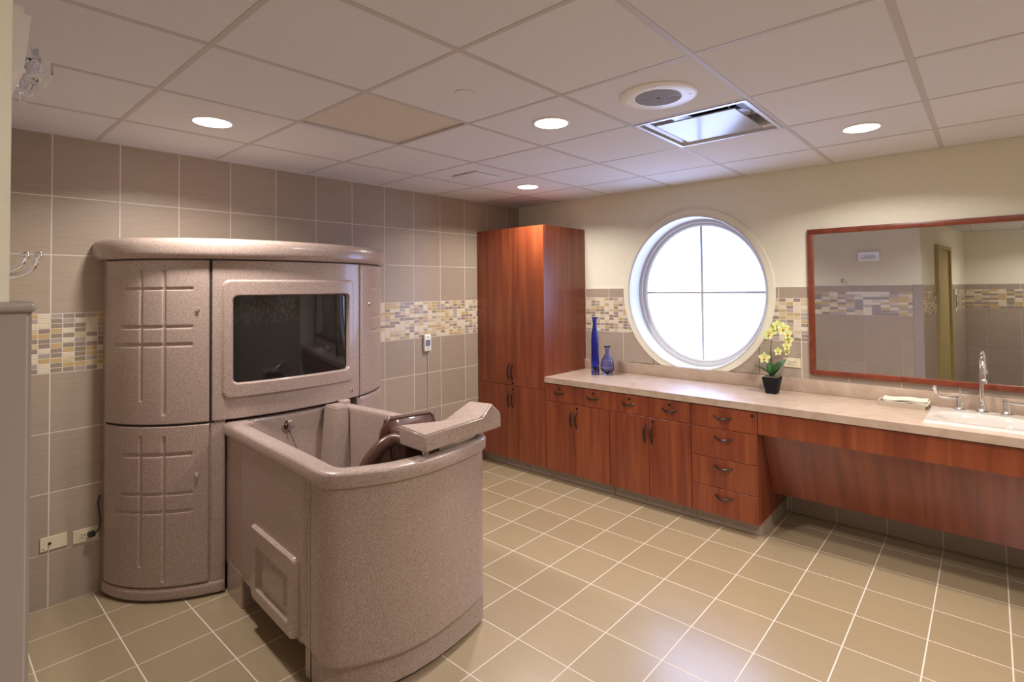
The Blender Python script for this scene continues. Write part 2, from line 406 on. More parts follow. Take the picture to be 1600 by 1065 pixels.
for (wl, x0, x1, yy) in ((wall_front, 0.0, 3.05, YN), (wall_alcove, 3.49, RX, YB)):
    bm = bm_new(); box(bm, x0, x1, yy, yy+.007, 0, TZ); obj('grout_bed', bm, M['grout'], wl, smooth=0)
    for z0, z1 in ((M1, TZ), (M0-.317, M0), (M0-.634, M0-.317), (M0-.951, M0-.634), (0, M0-.951)):
        for a, b in cuts(x0, x1, x1-.12 if wl is wall_front else 3.75, 0.42):
            piece('wall_tile', wl, ((a+b)/2, yy+.006, (z0+z1)/2), (b-a-.006, 0.010, z1-z0-.006), M['walltile'])
    mosaic_stuff('mosaic_band', wl, [(x0, x1, 0.0)], (lambda Y: (lambda s, z, d: (s, Y+.010-(d+.0), z)))(yy) if False else (lambda Y: (lambda s, z, d: (s, Y+.010+d*.5, z)))(yy), M0, M1, 0.10, 9)
bm = bm_new(); box(bm, RX-.005, RX, YB, -0.66, 0, TZ); obj('grout_bed', bm, M['grout'], wall_right, smooth=0)
for z0, z1 in ((M1, TZ), (M0-.317, M0), (M0-.634, M0-.317), (M0-.951, M0-.634), (0, M0-.951)):
    for a, b in cuts(YB, -0.66, -0.66, 0.42):
        piece('wall_tile', wall_right, (RX-.004, (a+b)/2, (z0+z1)/2), (0.008, b-a-.006, z1-z0-.006), M['walltile'])
mosaic_stuff('mosaic_band', wall_right, [(YB, -0.66, 0.0)], lambda s, z, d: (RX-.009-d*.9, s, z), M0, M1, 0.10, 9)
# slanted side wall
Lr = (RB-RA).length
def rw(s, z, d): v = RA+rd*s+rn*d; return (v.x, v.y, z)
def rbox(name, s0, s1, z0, z1, d0, d1, mat, parent):
    bm = bm_new(); P = [(s0, z0), (s1, z0), (s1, z1), (s0, z1)]
    hexa(bm, [rw(s, z, d1) for s, z in P], [rw(s, z, d0) for s, z in P]); return obj(name, bm, mat, parent, smooth=0)
D0, D1 = 0.92, 1.75
for s0, s1 in ((0.0, D0-.06), (D1+.06, Lr)):
    rbox('grout_bed', s0, s1, 0, TZ, 0, .007, M['grout'], wall_side)
    for z0, z1 in ((M1, TZ), (M0-.317, M0), (M0-.634, M0-.317), (M0-.951, M0-.634), (0, M0-.951)):
        for a, b in cuts(s0, s1, 0.1, 0.62): rbox('wall_tile', a+.003, b-.003, z0+.003, z1-.003, .003, .011, M['walltile'], wall_side)
    mosaic_stuff('mosaic_band', wall_side, [(s0, s1, 0)], lambda s, z, d: rw(s, z, .012+d*.5), M0, M1, 0.08, 9)
door = rbox('door_1', D0, D1, 0, 2.15, -.01, .012, M['door'], None); door['kind'] = 'structure'
rbox('door_frame', D0-.06, D0, 0, 2.21, -.01, .045, M['door'], door); rbox('door_frame', D1, D1+.06, 0, 2.21, -.01, .045, M['door'], door)
rbox('door_frame', D0, D1, 2.15, 2.21, -.01, .045, M['door'], door)
# smooth cladding with rounded cap that wraps the end of the near wall
bm = bm_new(); box(bm, 3.05, 3.158, YN-.12, YN+.0135, 0, 1.6445)
bmesh.ops.bevel(bm, geom=[e for e in bm.edges if abs(e.verts[0].co.z-e.verts[1].co.z) > 1], offset=0.004, segments=3, affect='EDGES')
clad = obj('trim_1', bm, M['clad'], smooth=35); clad['kind'] = 'structure'
obj('bullnose_cap', bbox(3.04, 3.162, YN-.125, YN+.0165, 1.6445, 1.654, .004, 4), M['clad'], clad)

# ================================================================== spa tower cabinet against the left wall
TC, TWD, TX0, TEX = -2.700, 0.855, 0.625, 2.3
NT = 1600
def tower_curve(off=0.0):
    P = []
    for k in range(NT+1):
        th = PI*k/NT; c = math.cos(th); s = math.sin(th)
        P.append(Vector(((TX0+off)*s, TC-math.copysign((TWD+off)*abs(c)**(2/TEX), c))))
    return P
TP = tower_curve(); TS = [0.0]
for a, b in zip(TP, TP[1:]): TS.append(TS[-1]+(b-a).length)
def t_at(s):
    lo, hi = 0, NT
    while hi-lo > 1:
        m = (lo+hi)//2
        if TS[m] <= s: lo = m
        else: hi = m
    f = (s-TS[lo])/max(1e-9, TS[hi]-TS[lo]); p = TP[lo].lerp(TP[hi], f)
    i0, i1 = max(0, lo-6), min(NT, hi+6); d = (TP[i1]-TP[i0]).normalized()
    return p, Vector((d.y, -d.x))        # point, outward normal
def s_of_y(y):
    lo, hi = 0, NT
    while hi-lo > 1:
        m = (lo+hi)//2
        if TP[m].y <= y: lo = m
        else: hi = m
    f = (y-TP[lo].y)/(TP[hi].y-TP[lo].y); return TS[lo]+f*(TS[hi]-TS[lo])
def tpt(s, z, d):
    p, nn = t_at(s); return Vector((p.x+nn.x*d, p.y+nn.y*d, z))
def slab(s0, s1, z0, z1, d0, d1, nu, nv, disp=None, edge=0.006):
    """curved slab on the tower front; disp(s,z) adds relief; rounded edges"""
    bm = bm_new(); F = []
    for j in range(nv+1):
        z = z0+(z1-z0)*j/nv; row = []
        for i in range(nu+1):
            s = s0+(s1-s0)*i/nu
            e = min(s-s0, s1-s, z-z0, z1-z); d = d1
            if edge and e < edge: q = 1-e/edge; d -= edge*(1-math.sqrt(max(0, 1-q*q)))
            if disp: d += disp(s, z)
            row.append(bm.verts.new(tpt(s, z, d)))
        F.append(row)
    for j in range(nv):
        for i in range(nu): bm.faces.new((F[j][i], F[j][i+1], F[j+1][i+1], F[j+1][i]))
    loop = F[0]+[F[j][-1] for j in range(1, nv+1)]+F[-1][-2::-1]+[F[j][0] for j in range(nv-1, 0, -1)]
    idx = [(i, 0) for i in range(nu+1)]+[(nu, j) for j in range(1, nv+1)]+[(i, nv) for i in range(nu-1, -1, -1)]+[(0, j) for j in range(nv-1, 0, -1)]
    B = [bm.verts.new(tpt(s0+(s1-s0)*i/nu, z0+(z1-z0)*j/nv, d0)) for i, j in idx]; n = len(loop)
    for k in range(n): bm.faces.new((loop[k], B[k], B[(k+1) % n], loop[(k+1) % n]))
    return bm
tower = thing('spa_tower', 'tall beige speckled spa cabinet with bowed doors and dark window against tiled wall', 'spa cabinet', (0.0, TC, 0))
SL0, SL1 = s_of_y(-3.5475), s_of_y(-3.1800)      # left doors
SC0, SC1 = s_of_y(-3.1690), s_of_y(-2.2740)      # window door
SR0, SR1 = s_of_y(-2.2655), s_of_y(2*TC+3.5475)
# carcass: two side columns down to the floor, upper centre, base lips
def carcass(y0, y1, z0, z1, ins, back=0.0005):
    bm = bm_new(); s0, s1 = s_of_y(y0), s_of_y(y1); pts = []
    for k in range(41):
        p, nn = t_at(s0+(s1-s0)*k/40); pts.append((max(back, p.x-nn.x*ins), p.y-nn.y*ins))
    pts = [(back, pts[0][1])]+pts+[(back, pts[-1][1])]; prism(bm, pts, z0, z1); return bm
obj('side_column', carcass(-3.5545, -3.108, 0.012, 1.845, 0.006), M['granite'], tower)
obj('side_column', carcass(-2.292, 2*TC+3.5545, 0.012, 1.845, 0.006), M['granite'], tower)
obj('upper_body', carcass(-3.107, -2.293, 0.965, 1.845, 0.02), M['gap'], tower)
obj('lower_back', bbox(0.02, 0.44, -3.107, -2.293, 0.02, 0.955), M['granite'], tower)
obj('foot', carcass(-3.53, -3.13, 0.0, 0.013, 0.03), M['gap'], tower)
obj('foot', carcass(-2.27, -1.87, 0.0, 0.013, 0.03), M['gap'], tower)
# base lips under the lower doors
obj('base_lip', slab(s_of_y(-3.553), s_of_y(-3.110), 0.014, 0.074, -0.01, 0.010, 50, 6), M['granite'], tower)
obj('base_lip', slab(s_of_y(-2.290), s_of_y(2*TC+3.553), 0.014, 0.074, -0.01, 0.010, 50, 6), M['granite'], tower)
obj('door_post', slab(s_of_y(-3.1715), s_of_y(-3.110), 0.075, 0.935, -0.01, 0.010, 8, 4), M['granite'], tower)
obj('door_post', slab(s_of_y(-2.290), s_of_y(-2.270), 0.075, 0.935, -0.01, 0.010, 4, 4), M['granite'], tower)
def grooves(yv, hz, mirror=False):
    f = (lambda y: s_of_y(2*TC-y)) if mirror else s_of_y
    V = [(f(y), a, b) for y, a, b in yv]; Hh = [(z, *sorted((f(y0), f(y1)))) for z, y0, y1 in hz]
    def disp(s, z):
        d = 9.0
        for sv, a, b in V:
            dz = max(0, b-z, z-a); d = min(d, math.hypot(s-sv, dz))
        for zh, s0, s1 in Hh:
            ds = max(0, s0-s, s-s1); d = min(d, math.hypot(z-zh, ds))
        return -0.0065*max(0.0, min(1.0, (0.0105-d)/0.0055))
    return disp
upV = [(-3.441, 1.774, 1.083), (-3.361, 1.773, 1.005)]
upH = [(1.679, -3.490, -3.254), (1.472, -3.501, -3.256), (1.375, -3.520, -3.256)]
loV = [(-3.442, 0.877, 0.202), (-3.360, 0.875, 0.121)]
loH = [(0.784, -3.494, -3.257), (0.576, -3.501, -3.256), (0.481, -3.518, -3.256)]
def lock_on(parent, s, z, d):
    p, nn = t_at(s); c = tpt(s, z, d); bm = bm_new(); lathe(bm, c, [(0.011, 0), (0.011, .004), (0.008, .006), (0.008, .010), (0.0, .011)], (nn.x, nn.y, 0), 16)
    obj('lock', bm, M['chrome'], parent)
for (nm, s0, s1, mir) in (('l', SL0, SL1, False), ('r', SR0, SR1, True)):
    u = obj('upper_door', slab(s0, s1, 0.9475, 1.838, -0.012, 0.009, 130 if not mir else 60, 200 if not mir else 90, grooves(upV, upH, mir)), M['granite'], tower)
    l = obj('lower_door', slab(s0, s1, 0.082, 0.9375, -0.012, 0.009, 130 if not mir else 40, 200 if not mir else 60, grooves(loV, loH, mir)), M['granite'], tower)
    sl = s_of_y(-3.230) if not mir else s_of_y(2*TC+3.23)
    lock_on(u, sl, 1.562, .008); lock_on(l, sl, 0.668, .008)
for a, b, c, d in ((s_of_y(-3.188), s_of_y(-3.160), 0.940, 1.842), (s_of_y(-2.284), s_of_y(-2.256), 0.940, 1.842), (SL0, SL1, 0.932, 0.953), (SR0, SR1, 0.932, 0.953), (SL0, SR1, 1.832, 1.843)):
    obj('seam', slab(a, b, c, d, -0.012, 0.0015, 24, 2, edge=0), M['gap'], tower)  # black strips over the granite stand in for shade in the door gaps
# window door with raised frame and recessed dark pane
def rrect(s, z, s0, s1, z0, z1, r):
    cx = min(max(s, s0+r), s1-r); cz = min(max(z, z0+r), z1-r); ox, oz = abs(s-(s0+s1)/2)-(s1-s0)/2+r, abs(z-(z0+z1)/2)-(z1-z0)/2+r
    return math.hypot(max(ox, 0), max(oz, 0))+min(max(ox, oz), 0)-r
RS = (s_of_y(-3.119), s_of_y(-2.337), 1.067, 1.722); GS = (s_of_y(-3.074), s_of_y(-2.378), 1.143, 1.638)
def sm(x): x = max(0, min(1, x)); return x*x*(3-2*x)
def wdisp(s, z):
    a = rrect(s, z, *RS, 0.035); b = rrect(s, z, *GS, 0.028)
    return 0.013*sm((0.006-a)/0.012)-0.030*sm((0.003-b)/0.008)
wd = obj('window_door', slab(SC0, SC1, 0.9475, 1.838, -0.018, 0.009, 210, 200, wdisp), M['granite'], tower)
def glass_patch():
    bm = bm_new(); nu, nv = 90, 24; s0, s1, z0, z1 = GS; r = 0.028; F = []
    for i in range(nu+1):
        s = s0+(s1-s0)*i/nu; e = min(s-s0, s1-s); h = 0 if e >= r else r-math.sqrt(max(0, r*r-(r-e)**2))
        F.append([bm.verts.new(tpt(s, z0+h+(z1-z0-2*h)*j/nv, -0.003)) for j in range(nv+1)])
    for i in range(nu):
        for j in range(nv): bm.faces.new((F[i][j], F[i+1][j], F[i+1][j+1], F[i][j+1]))
    r_ = bmesh.ops.extrude_face_region(bm, geom=list(bm.faces)); bmesh.ops.translate(bm, vec=(-.004, 0, 0), verts=[v for v in r_['geom'] if isinstance(v, bmesh.types.BMVert)])
    return bm
obj('dark_pane', glass_patch(), M['darkglass'], wd)
lock_on(wd, s_of_y(-2.352), 1.000, .008)
# cap
bm = bm_new(); prof = [(-0.05, 1.842), (0.020, 1.842), (0.034, 1.846), (0.043, 1.858), (0.047, 1.878), (0.047, 1.910), (0.042, 1.934), (0.030, 1.950), (0.010, 1.957), (-0.05, 1.958)]
R_ = []
for off, z in prof:
    P = []
    for k in range(121):
        th = PI*k/120; c = math.cos(th); s = math.sin(th)
        P.append(bm.verts.new((max(0.001, (TX0+off)*s), TC-math.copysign((TWD+off)*abs(c)**(2/TEX), c), z)))
    R_.append(P)
for A, B in zip(R_, R_[1:]):
    for k in range(120): bm.faces.new((A[k], A[k+1], B[k+1], B[k]))
bm.faces.new(R_[0]); bm.faces.new(R_[-1][::-1]); bm.faces.new([r[0] for r in R_]); bm.faces.new([r[-1] for r in R_][::-1])
obj('cap', bm, M['granite'], tower)

# ================================================================== tub
OUT = spline([(1.30, -3.148), (1.50, -3.158), (1.62, -3.166), (1.72, -3.172), (1.79, -3.155), (1.838, -3.110), (1.885, -3.030), (1.920, -2.950), (1.942, -2.850), (1.950, -2.750), (1.944, -2.660),
              (1.930, -2.560), (1.910, -2.470), (1.888, -2.400), (1.850, -2.358), (1.79, -2.346), (1.60, -2.346), (1.30, -2.352)], 5)
OUT = [(0.53, -3.108), (0.75, -3.119), (1.02, -3.134)]+[(p[0], p[1]) for p in ([Vector((a[0], a[1])) for a in OUT])]+[(1.0, -2.366), (0.75, -2.385), (0.53, -2.398)]
def inset(P, d):
    n = len(P); out = []
    for i in range(n):
        a, b, c = Vector(P[i-1]), Vector(P[i]), Vector(P[(i+1) % n])
        e1 = (b-a).normalized(); e2 = (c-b).normalized(); n1 = Vector((-e1.y, e1.x)); n2 = Vector((-e2.y, e2.x))
        m = (n1+n2); m = m/max(0.35, m.dot(m)/2)/1.0 if m.length > 1e-6 else n1
        out.append(b+m*d)
    return out
tub = thing('bathtub', 'beige speckled bow-front bathtub standing in front of the spa cabinet', 'bathtub', (1.2, -2.74, 0))
# OUT runs counter-clockwise, so +d insets
prof = [(0.060, 0.152), (0.018, 0.148), (0.011, 0.156), (0.010, 0.170), (0.010, 0.856), (0.010, 0.866), (-0.003, 0.8675), (-0.007, 0.871), (-0.008, 0.878), (-0.008, 0.917), (-0.004, 0.925), (0.006, 0.930), (0.014, 0.932),
        (0.062, 0.932), (0.069, 0.929), (0.073, 0.921), (0.076, 0.90), (0.085, 0.60), (0.105, 0.34), (0.14, 0.29), (0.20, 0.27)]
bm = bm_new(); LV = [[bm.verts.new((p[0], p[1], z)) for p in inset(OUT, d)] for d, z in prof]; n = len(OUT)
for A, B in zip(LV, LV[1:]):
    for k in range(n): bm.faces.new((A[k], A[(k+1) % n], B[(k+1) % n], B[k]))
bm.faces.new(LV[-1]); bm.faces.new(LV[0][::-1])
shell = obj('shell', bm, M['granite'], tub, smooth=48)
# wider rim block at the back left, corner post at the back right
bm = bm_new(); hexa(bm, [(0.56, -3.085, .9325), (0.70, -3.090, .9325), (0.695, -3.005, .9325), (0.56, -3.000, .9325)], [(0.56, -3.085, .30), (0.72, -3.090, .30), (0.715, -3.03, .30), (0.56, -3.03, .30)])
bmesh.ops.bevel(bm, geom=list(bm.edges), offset=.005, segments=2, affect='EDGES'); obj('rim_block', bm, M['granite'], tub)
bm = bm_new(); hexa(bm, [(0.62, -2.555, .943), (0.752, -2.550, .943), (0.765, -2.470, .943), (0.62, -2.44, .943)], [(0.60, -2.60, .27), (0.80, -2.60, .27), (0.80, -2.455, .27), (0.60, -2.44, .27)])
bmesh.ops.bevel(bm, geom=list(bm.edges), offset=.008, segments=3, affect='EDGES'); obj('corner_post', bm, M['granite'], tub)
obj('corner_cap', bbox(0.615, 0.665, -2.46, -2.395, .925, .957, .008, 3), M['granite'], tub)
# plinth under the bowed front with the front leg, rear leg
bm = bm_new(); prism(bm, [(1.550, -3.138), (1.62, -3.142), (1.70, -3.14), (1.78, -3.10), (1.835, -3.03), (1.875, -2.94), (1.895, -2.83), (1.90, -2.72), (1.893, -2.60), (1.878, -2.48), (1.855, -2.375), (1.78, -2.36), (1.40, -2.365), (1.40, -2.48), (1.56, -2.50)], 0.018, 0.158)
obj('plinth', bm, M['granite'], tub, smooth=20)
bm = bm_new(); prism(bm, [(1.565, -3.12), (1.78, -3.08), (1.86, -2.93), (1.88, -2.72), (1.835, -2.40), (1.60, -2.40)], 0.0, 0.02); obj('foot', bm, M['gap'], tub, smooth=20)
bm = bm_new(); prism(bm, [(0.575, -3.1010), (0.815, -3.1137), (0.815, -2.93), (0.575, -2.93)], 0.0, 0.175); bmesh.ops.bevel(bm, geom=[e for e in bm.edges if abs(e.verts[0].co.z-e.verts[1].co.z) > .1], offset=.006, segments=3, affect='EDGES'); obj('leg', bm, M['granite'], tub)
bm = bm_new(); box(bm, 0.585, 0.815, -2.57, -2.41, 0.0, 0.145); obj('leg', bm, M['granite'], tub)
# left side: raised side panel, access hatch, screws
SA, SB = Vector((0.53, -3.098)), Vector((1.62, -3.156)); sd = (SB-SA).normalized(); sn = Vector((sd.y, -sd.x))
def spt(x, z, d): t = (x-SA.x)/sd.x; q = SA+sd*t+sn*d; return Vector((q.x, q.y, z))
def side_slab(x0, x1, z0, z1, d0, dfun, nu, nv):
    bm = bm_new(); F = [[bm.verts.new(spt(x0+(x1-x0)*i/nu, z0+(z1-z0)*j/nv, dfun(x0+(x1-x0)*i/nu, z0+(z1-z0)*j/nv))) for i in range(nu+1)] for j in range(nv+1)]
    for j in range(nv):
        for i in range(nu): bm.faces.new((F[j][i], F[j][i+1], F[j+1][i+1], F[j+1][i]))
    return bm
def sp_d(x, z):
    e = rrect(x, z, 0.805, 1.600, 0.195, 0.99, 0.04); return -0.002+0.011*sm((0.0-e)/0.020)
obj('side_panel', side_slab(0.79, 1.612, 0.18, 0.866, 0, sp_d, 90, 80), M['granite'], tub)
def hatch_d(x, z):
    a = rrect(x, z, 1.008, 1.528, 0.152, 0.512, 0.04); b = rrect(x, z, 1.075, 1.462, 0.212, 0.425, 0.02); c = rrect(x, z, 1.125, 1.415, 0.245, 0.392, 0.02)
    if x < 1.2 and z > .4: a = max(1.008-x, z-0.512, -0.04)
    if a > 0.004: return -0.004
    return -0.004+0.032*sm((0.002-a)/0.014)-0.018*sm((0.0-b)/0.012)+0.010*sm((0.0-c)/0.025)
hatch = obj('access_hatch', side_slab(1.002, 1.534, 0.146, 0.518, 0, hatch_d, 120, 110), M['granite'], tub)
def screw(parent, p, nrm, r=0.004):
    bm = bm_new(); lathe(bm, p, [(r, -0.002), (r, 0.0012), (r*.6, 0.0022), (0, 0.0026)], nrm, 10); obj('screw', bm, M['chrome'], parent)
s3 = (sn.x, sn.y, 0)
for x, z in ((1.045, .215), (1.045, .190), (1.495, .215), (1.495, .190), (1.24, .474)): screw(hatch, spt(x, z, 0.028), s3, .005)
for x, z in ((0.597, .784), (0.597, .50), (0.929, .802), (0.983, .782), (1.405, .781), (1.645, .75), (1.645, .488), (1.645, .227), (1.60, .078)): screw(shell, spt(x, z, 0.0095 if 0.83 < x < 1.59 else 0.001), s3)
# seam where the side meets the bowed front
bm = bm_new(); box(bm, 0, .003, 0, .003, .02, .862); bmesh.ops.translate(bm, vec=spt(1.630, 0, .0005), verts=bm.verts); obj('seam', bm, M['gap'], shell)
# chrome overflow plate with pull wire on the inner end wall
bm = bm_new(); lathe(bm, (0.605, -2.775, 0.855), [(0.038, 0), (0.038, .008), (0.034, .014), (0.020, .017), (0, .018)], (1, 0, 0), 32); plate = obj('overflow_plate', bm, M['chrome'], tub)
for dy in (-.02, .02): screw(plate, (0.621, -2.775+dy, 0.862-dy*.3), (1, 0, 0), .005)
bm = bm_new(); tube(bm, [(0.622, -2.775, 0.825), (0.66, -2.755, 0.74), (0.70, -2.735, 0.62)], 0.0016, 6); obj('pull_wire', bm, M['bronze'], plate)

# ================================================================== brown bath seat with speckled head block over the rim
seat = thing('bath_seat', 'dark brown moulded bath seat inside the tub with a speckled block over the rim', 'bath seat', (1.62, -2.70, 0.30))
bm = bm_new()
NB, NZ = 16, 14
def bshell(u, v, th):
    """u across (0..1), v up (0..1): dished backrest leaning towards the front of the tub"""
    zt = 1.045-0.015*u; z = 0.42+(zt-0.42)*v
    yl = -2.785-0.155*(1-v)**1.0*0.9 if v > 0.0 else -2.93; yr = -2.495+0.03*(1-v)
    y = yl+(yr-yl)*u; e = abs(2*u-1)
    x = 1.585+0.03*v+0.075*(1-e**3)*(1-v**6)
    return Vector((x+th, y, z))
for th in (0.0, 0.016):
    pass
F = [[bm.verts.new(bshell(i/NB, j/NZ, 0)) for i in range(NB+1)] for j in range(NZ+1)]
for j in range(NZ):
    for i in range(NB): bm.faces.new((F[j][i], F[j][i+1], F[j+1][i+1], F[j+1][i]))
r_ = bmesh.ops.extrude_face_region(bm, geom=list(bm.faces)); bmesh.ops.translate(bm, vec=(0.014, 0, 0), verts=[v for v in r_['geom'] if isinstance(v, bmesh.types.BMVert)])
obj('backrest', bm, M['brown'], seat, smooth=50)
edge = [bshell(0, v/12, .007) for v in range(13)]+[bshell(u/12, 1, .007) for u in range(1, 13)]+[bshell(1, 1-v/6*.5, .007) for v in range(1, 7)]
edge[12] = edge[12]+Vector((0, .012, -.012)); edge[24] = edge[24]+Vector((0, -.012, -.012))
bm = bm_new(); tube(bm, edge, 0.012, 10); obj('rolled_edge', bm, M['brown'], seat)
bm = bm_new(); tube(bm, spline([(1.60, -2.955, .55), (1.62, -2.945, .74), (1.65, -2.905, .865), (1.675, -2.845, .94), (1.70, -2.79, .968), (1.76, -2.765, .965)], 6), 0.030, 14); obj('arm', bm, M['brown'], seat)
obj('neck', bbox(1.62, 1.76, -2.78, -2.58, .85, 1.012, .02, 3), M['brown'], seat)
obj('seat_pan', bbox(1.10, 1.64, -2.93, -2.47, .40, .45, .02, 3), M['brown'], seat)
obj('pedestal', bbox(1.25, 1.50, -2.82, -2.58, .26, .41, .02, 2), M['brown'], seat)
fr = [(1.955, -2.812, 1.034), (1.955, -2.465, 1.047), (1.955, -2.402, 1.103), (1.940, -2.322, 1.040), (1.938, -2.316, .969), (1.955, -2.808, .957)]
bk = [(1.725, -2.782, 1.036), (1.815, -2.598, 1.034), (1.815, -2.420, 1.100), (1.800, -2.330, 1.040), (1.800, -2.330, .969), (1.755, -2.800, .957)]
bm = bm_new(); a = [bm.verts.new(q) for q in fr]; c = [bm.verts.new(q) for q in bk]
for i in range(6): bm.faces.new((a[i], c[i], c[(i+1) % 6], a[(i+1) % 6]))
for V in (a, c):
    for t3 in ((0, 1, 5), (1, 4, 5), (1, 2, 3), (1, 3, 4)): bm.faces.new([V[k] for k in t3])
bmesh.ops.recalc_face_normals(bm, faces=list(bm.faces))
bmesh.ops.bevel(bm, geom=[e for e in bm.edges if e.calc_face_angle(0) > .30], offset=.007, segments=3, affect='EDGES', clamp_overlap=True)
obj('head_block', bm, M['granite'], seat, smooth=60)
bm = bm_new(); tube(bm, [(1.875, -2.745, .928), (1.875, -2.745, .962)], .016, 14); obj('clamp_pin', bm, M['chrome'], seat)
bm = bm_new(); tube(bm, [(1.875, -2.69, .930), (1.875, -2.69, .962)], .020, 14); obj('clamp_foot', bm, M['black'], seat)
bm = bm_new(); tube(bm, [(1.885, -2.66, .945), (1.895, -2.56, .947), (1.885, -2.46, .952)], .011, 10); obj('clamp_bar', bm, M['white'], seat)
obj('bracket', bbox(1.78, 1.86, -2.40, -2.37, .925, .972, .003), M['white'], seat)

# ================================================================== cabinets
YF = -0.611; ZB = 0.094; ZT = 0.838; CT = 0.887
def pull_v(parent, x, z0, z1):
    bm = bm_new(); zc = (z0+z1)/2; h = (z1-z0)/2
    pts = [(x, YF-.018+.016, z0)]+[(x, YF-.018-.024*math.cos(PI/2*t/5*.92), zc+h*t/5) for t in range(-5, 6)]+[(x, YF-.002, z1)]
    tube(bm, pts, [.005]+[.0055+.0015*math.cos(PI/2*t/5) for t in range(-5, 6)]+[.005], 10); obj('handle', bm, M['bronze'], parent)
def pull_h(parent, x0, x1, z):
    bm = bm_new(); xc = (x0+x1)/2; h = (x1-x0)/2
    pts = [(x0, YF-.002, z+.006)]+[(xc+h*t/5, YF-.018-.024*math.cos(PI/2*t/5*.92), z+.006-.012*math.cos(PI/2*t/5)) for t in range(-5, 6)]+[(x1, YF-.002, z+.006)]
    tube(bm, pts, [.005]+[.0055+.0015*math.cos(PI/2*t/5) for t in range(-5, 6)]+[.005], 10); obj('handle', bm, M['bronze'], parent)
def cam_lock(parent, x, z):
    bm = bm_new(); lathe(bm, (x, YF-.016, z), [(.0115, 0), (.0115, .004), (.008, .006), (0, .006)], (0, -1, 0), 16); obj('lock', bm, M['bronze'], parent)
g = 0.0016
def front(name, parent, x0, x1, z0, z1): return obj(name, bbox(x0+g, x1-g, YF-.018, YF+.002, z0+g, z1-g, .0015, 1), M['wood'], parent)
# tall cabinet
XT = 0.845
tc = thing('tall_cabinet', 'tall cherry wood cabinet with four doors in the room corner', 'cabinet', (XT/2, -0.32, 0))
obj('body', bbox(0.004, XT, YF+.002, -0.004, ZB, 2.222), M['wood'], tc, smooth=0)
XS = 0.438
for (a, b, hx) in ((0.006, XS, 0.415), (XS, XT, 0.460)):
    d = front('upper_door', tc, a, b, 0.768, 2.222); pull_v(d, hx, 0.822, 0.965)
    if hx > .44: cam_lock(d, hx+.005, 0.792)
    d = front('lower_door', tc, a, b, ZB, 0.768); pull_v(d, hx, 0.570, 0.712)
    if hx > .44: cam_lock(d, hx+.005, 0.738)
YK = -0.548
def kick(parent, x0, x1):
    obj('toe_board', bbox(x0, x1, YK+.006, YK+.03, 0.0, ZB+.002), M['grout'], parent, smooth=0)
    for a, b in cuts(x0, x1, 2.0708, 0.2949):
        piece('base_tile', parent, ((a+b)/2, YK+.004, ZB/2+.0), (b-a-.004, 0.008, ZB-.002), M['walltile'])
kick(tc, 0.004, XT)
def base_cab(x0, x1, xm, label, dhs, locks, hv):
    t = thing('base_cabinet', label, 'cabinet', ((x0+x1)/2, -0.32, 0), 'cherry base cabinets under the counter')
    obj('body', bbox(x0, x1, YF+.002, -0.004, ZB, ZT), M['wood'], t, smooth=0)
    for (a, b, (h0, h1), lx) in ((x0, xm, dhs[0], locks[0]), (xm, x1, dhs[1], locks[1])):
        d = front('drawer', t, a, b, 0.685, ZT-.004); pull_h(d, h0, h1, 0.762); cam_lock(d, lx, 0.800)
    for (a, b, hx) in ((x0, xm, hv[0]), (xm, x1, hv[1])):
        d = front('door', t, a, b, ZB, 0.685); pull_v(d, hx, 0.495, 0.625)
        if hx == hv[1]: cam_lock(d, hx+.006, 0.655)
    kick(t, x0, x1); return t
X1, X2, X3 = 1.497, 2.175, 2.632
base_cab(XT+.001, X1, 1.157, 'cherry base cabinet right beside the tall corner cabinet', ((0.945, 1.050), (1.285, 1.397)), (1.005, 1.348), (1.128, 1.178))
base_cab(X1+.001, X2, 1.842, 'cherry base cabinet between the other base cabinet and the four-drawer unit', ((1.615, 1.728), (1.955, 2.066)), (1.680, 2.015), (1.813, 1.868))
t = thing('drawer_unit', 'cherry cabinet with four stacked drawers beside the open knee space', 'cabinet', ((X2+X3)/2, -0.32, 0))
obj('body', bbox(X2+.001, X3, YF+.002, -0.004, ZB, ZT), M['wood'], t, smooth=0)
for z0, z1, hz in ((0.685, ZT-.004, 0.764), (0.480, 0.685, 0.622), (0.280, 0.480, 0.424), (ZB, 0.280, 0.224)):
    d = front('drawer', t, X2+.001, X3, z0, z1); pull_h(d, 2.345, 2.462, hz)
    if z1 > .8: cam_lock(d, 2.602, 0.806)
kick(t, X2+.001, X3-.01)
piece('base_tile', t, (X3-.008, YK/2, ZB/2), (0.008, -YK-.01, ZB-.002), M['walltile'])
# sink run: fascia and sloping panel
XE = RX-.002
t = thing('sink_apron', 'cherry apron and sloping modesty panel under the sink counter', 'sink apron', (3.7, -0.4, 0.24))
obj('fascia', bbox(X3+.002, XE, YF-.016, YF+.004, 0.690, ZT-.003, .001, 1), M['wood'], t, smooth=0)
bm = bm_new(); hexa(bm, [(X3+.003, -0.560, 0.70), (XE, -0.560, 0.70), (XE, -0.325, 0.225), (X3+.003, -0.325, 0.225)], [(X3+.003, -0.542, 0.71), (XE, -0.542, 0.71), (XE, -0.307, 0.233), (X3+.003, -0.307, 0.233)])
obj('modesty_panel', bm, M['wood_slope'], t, smooth=0)

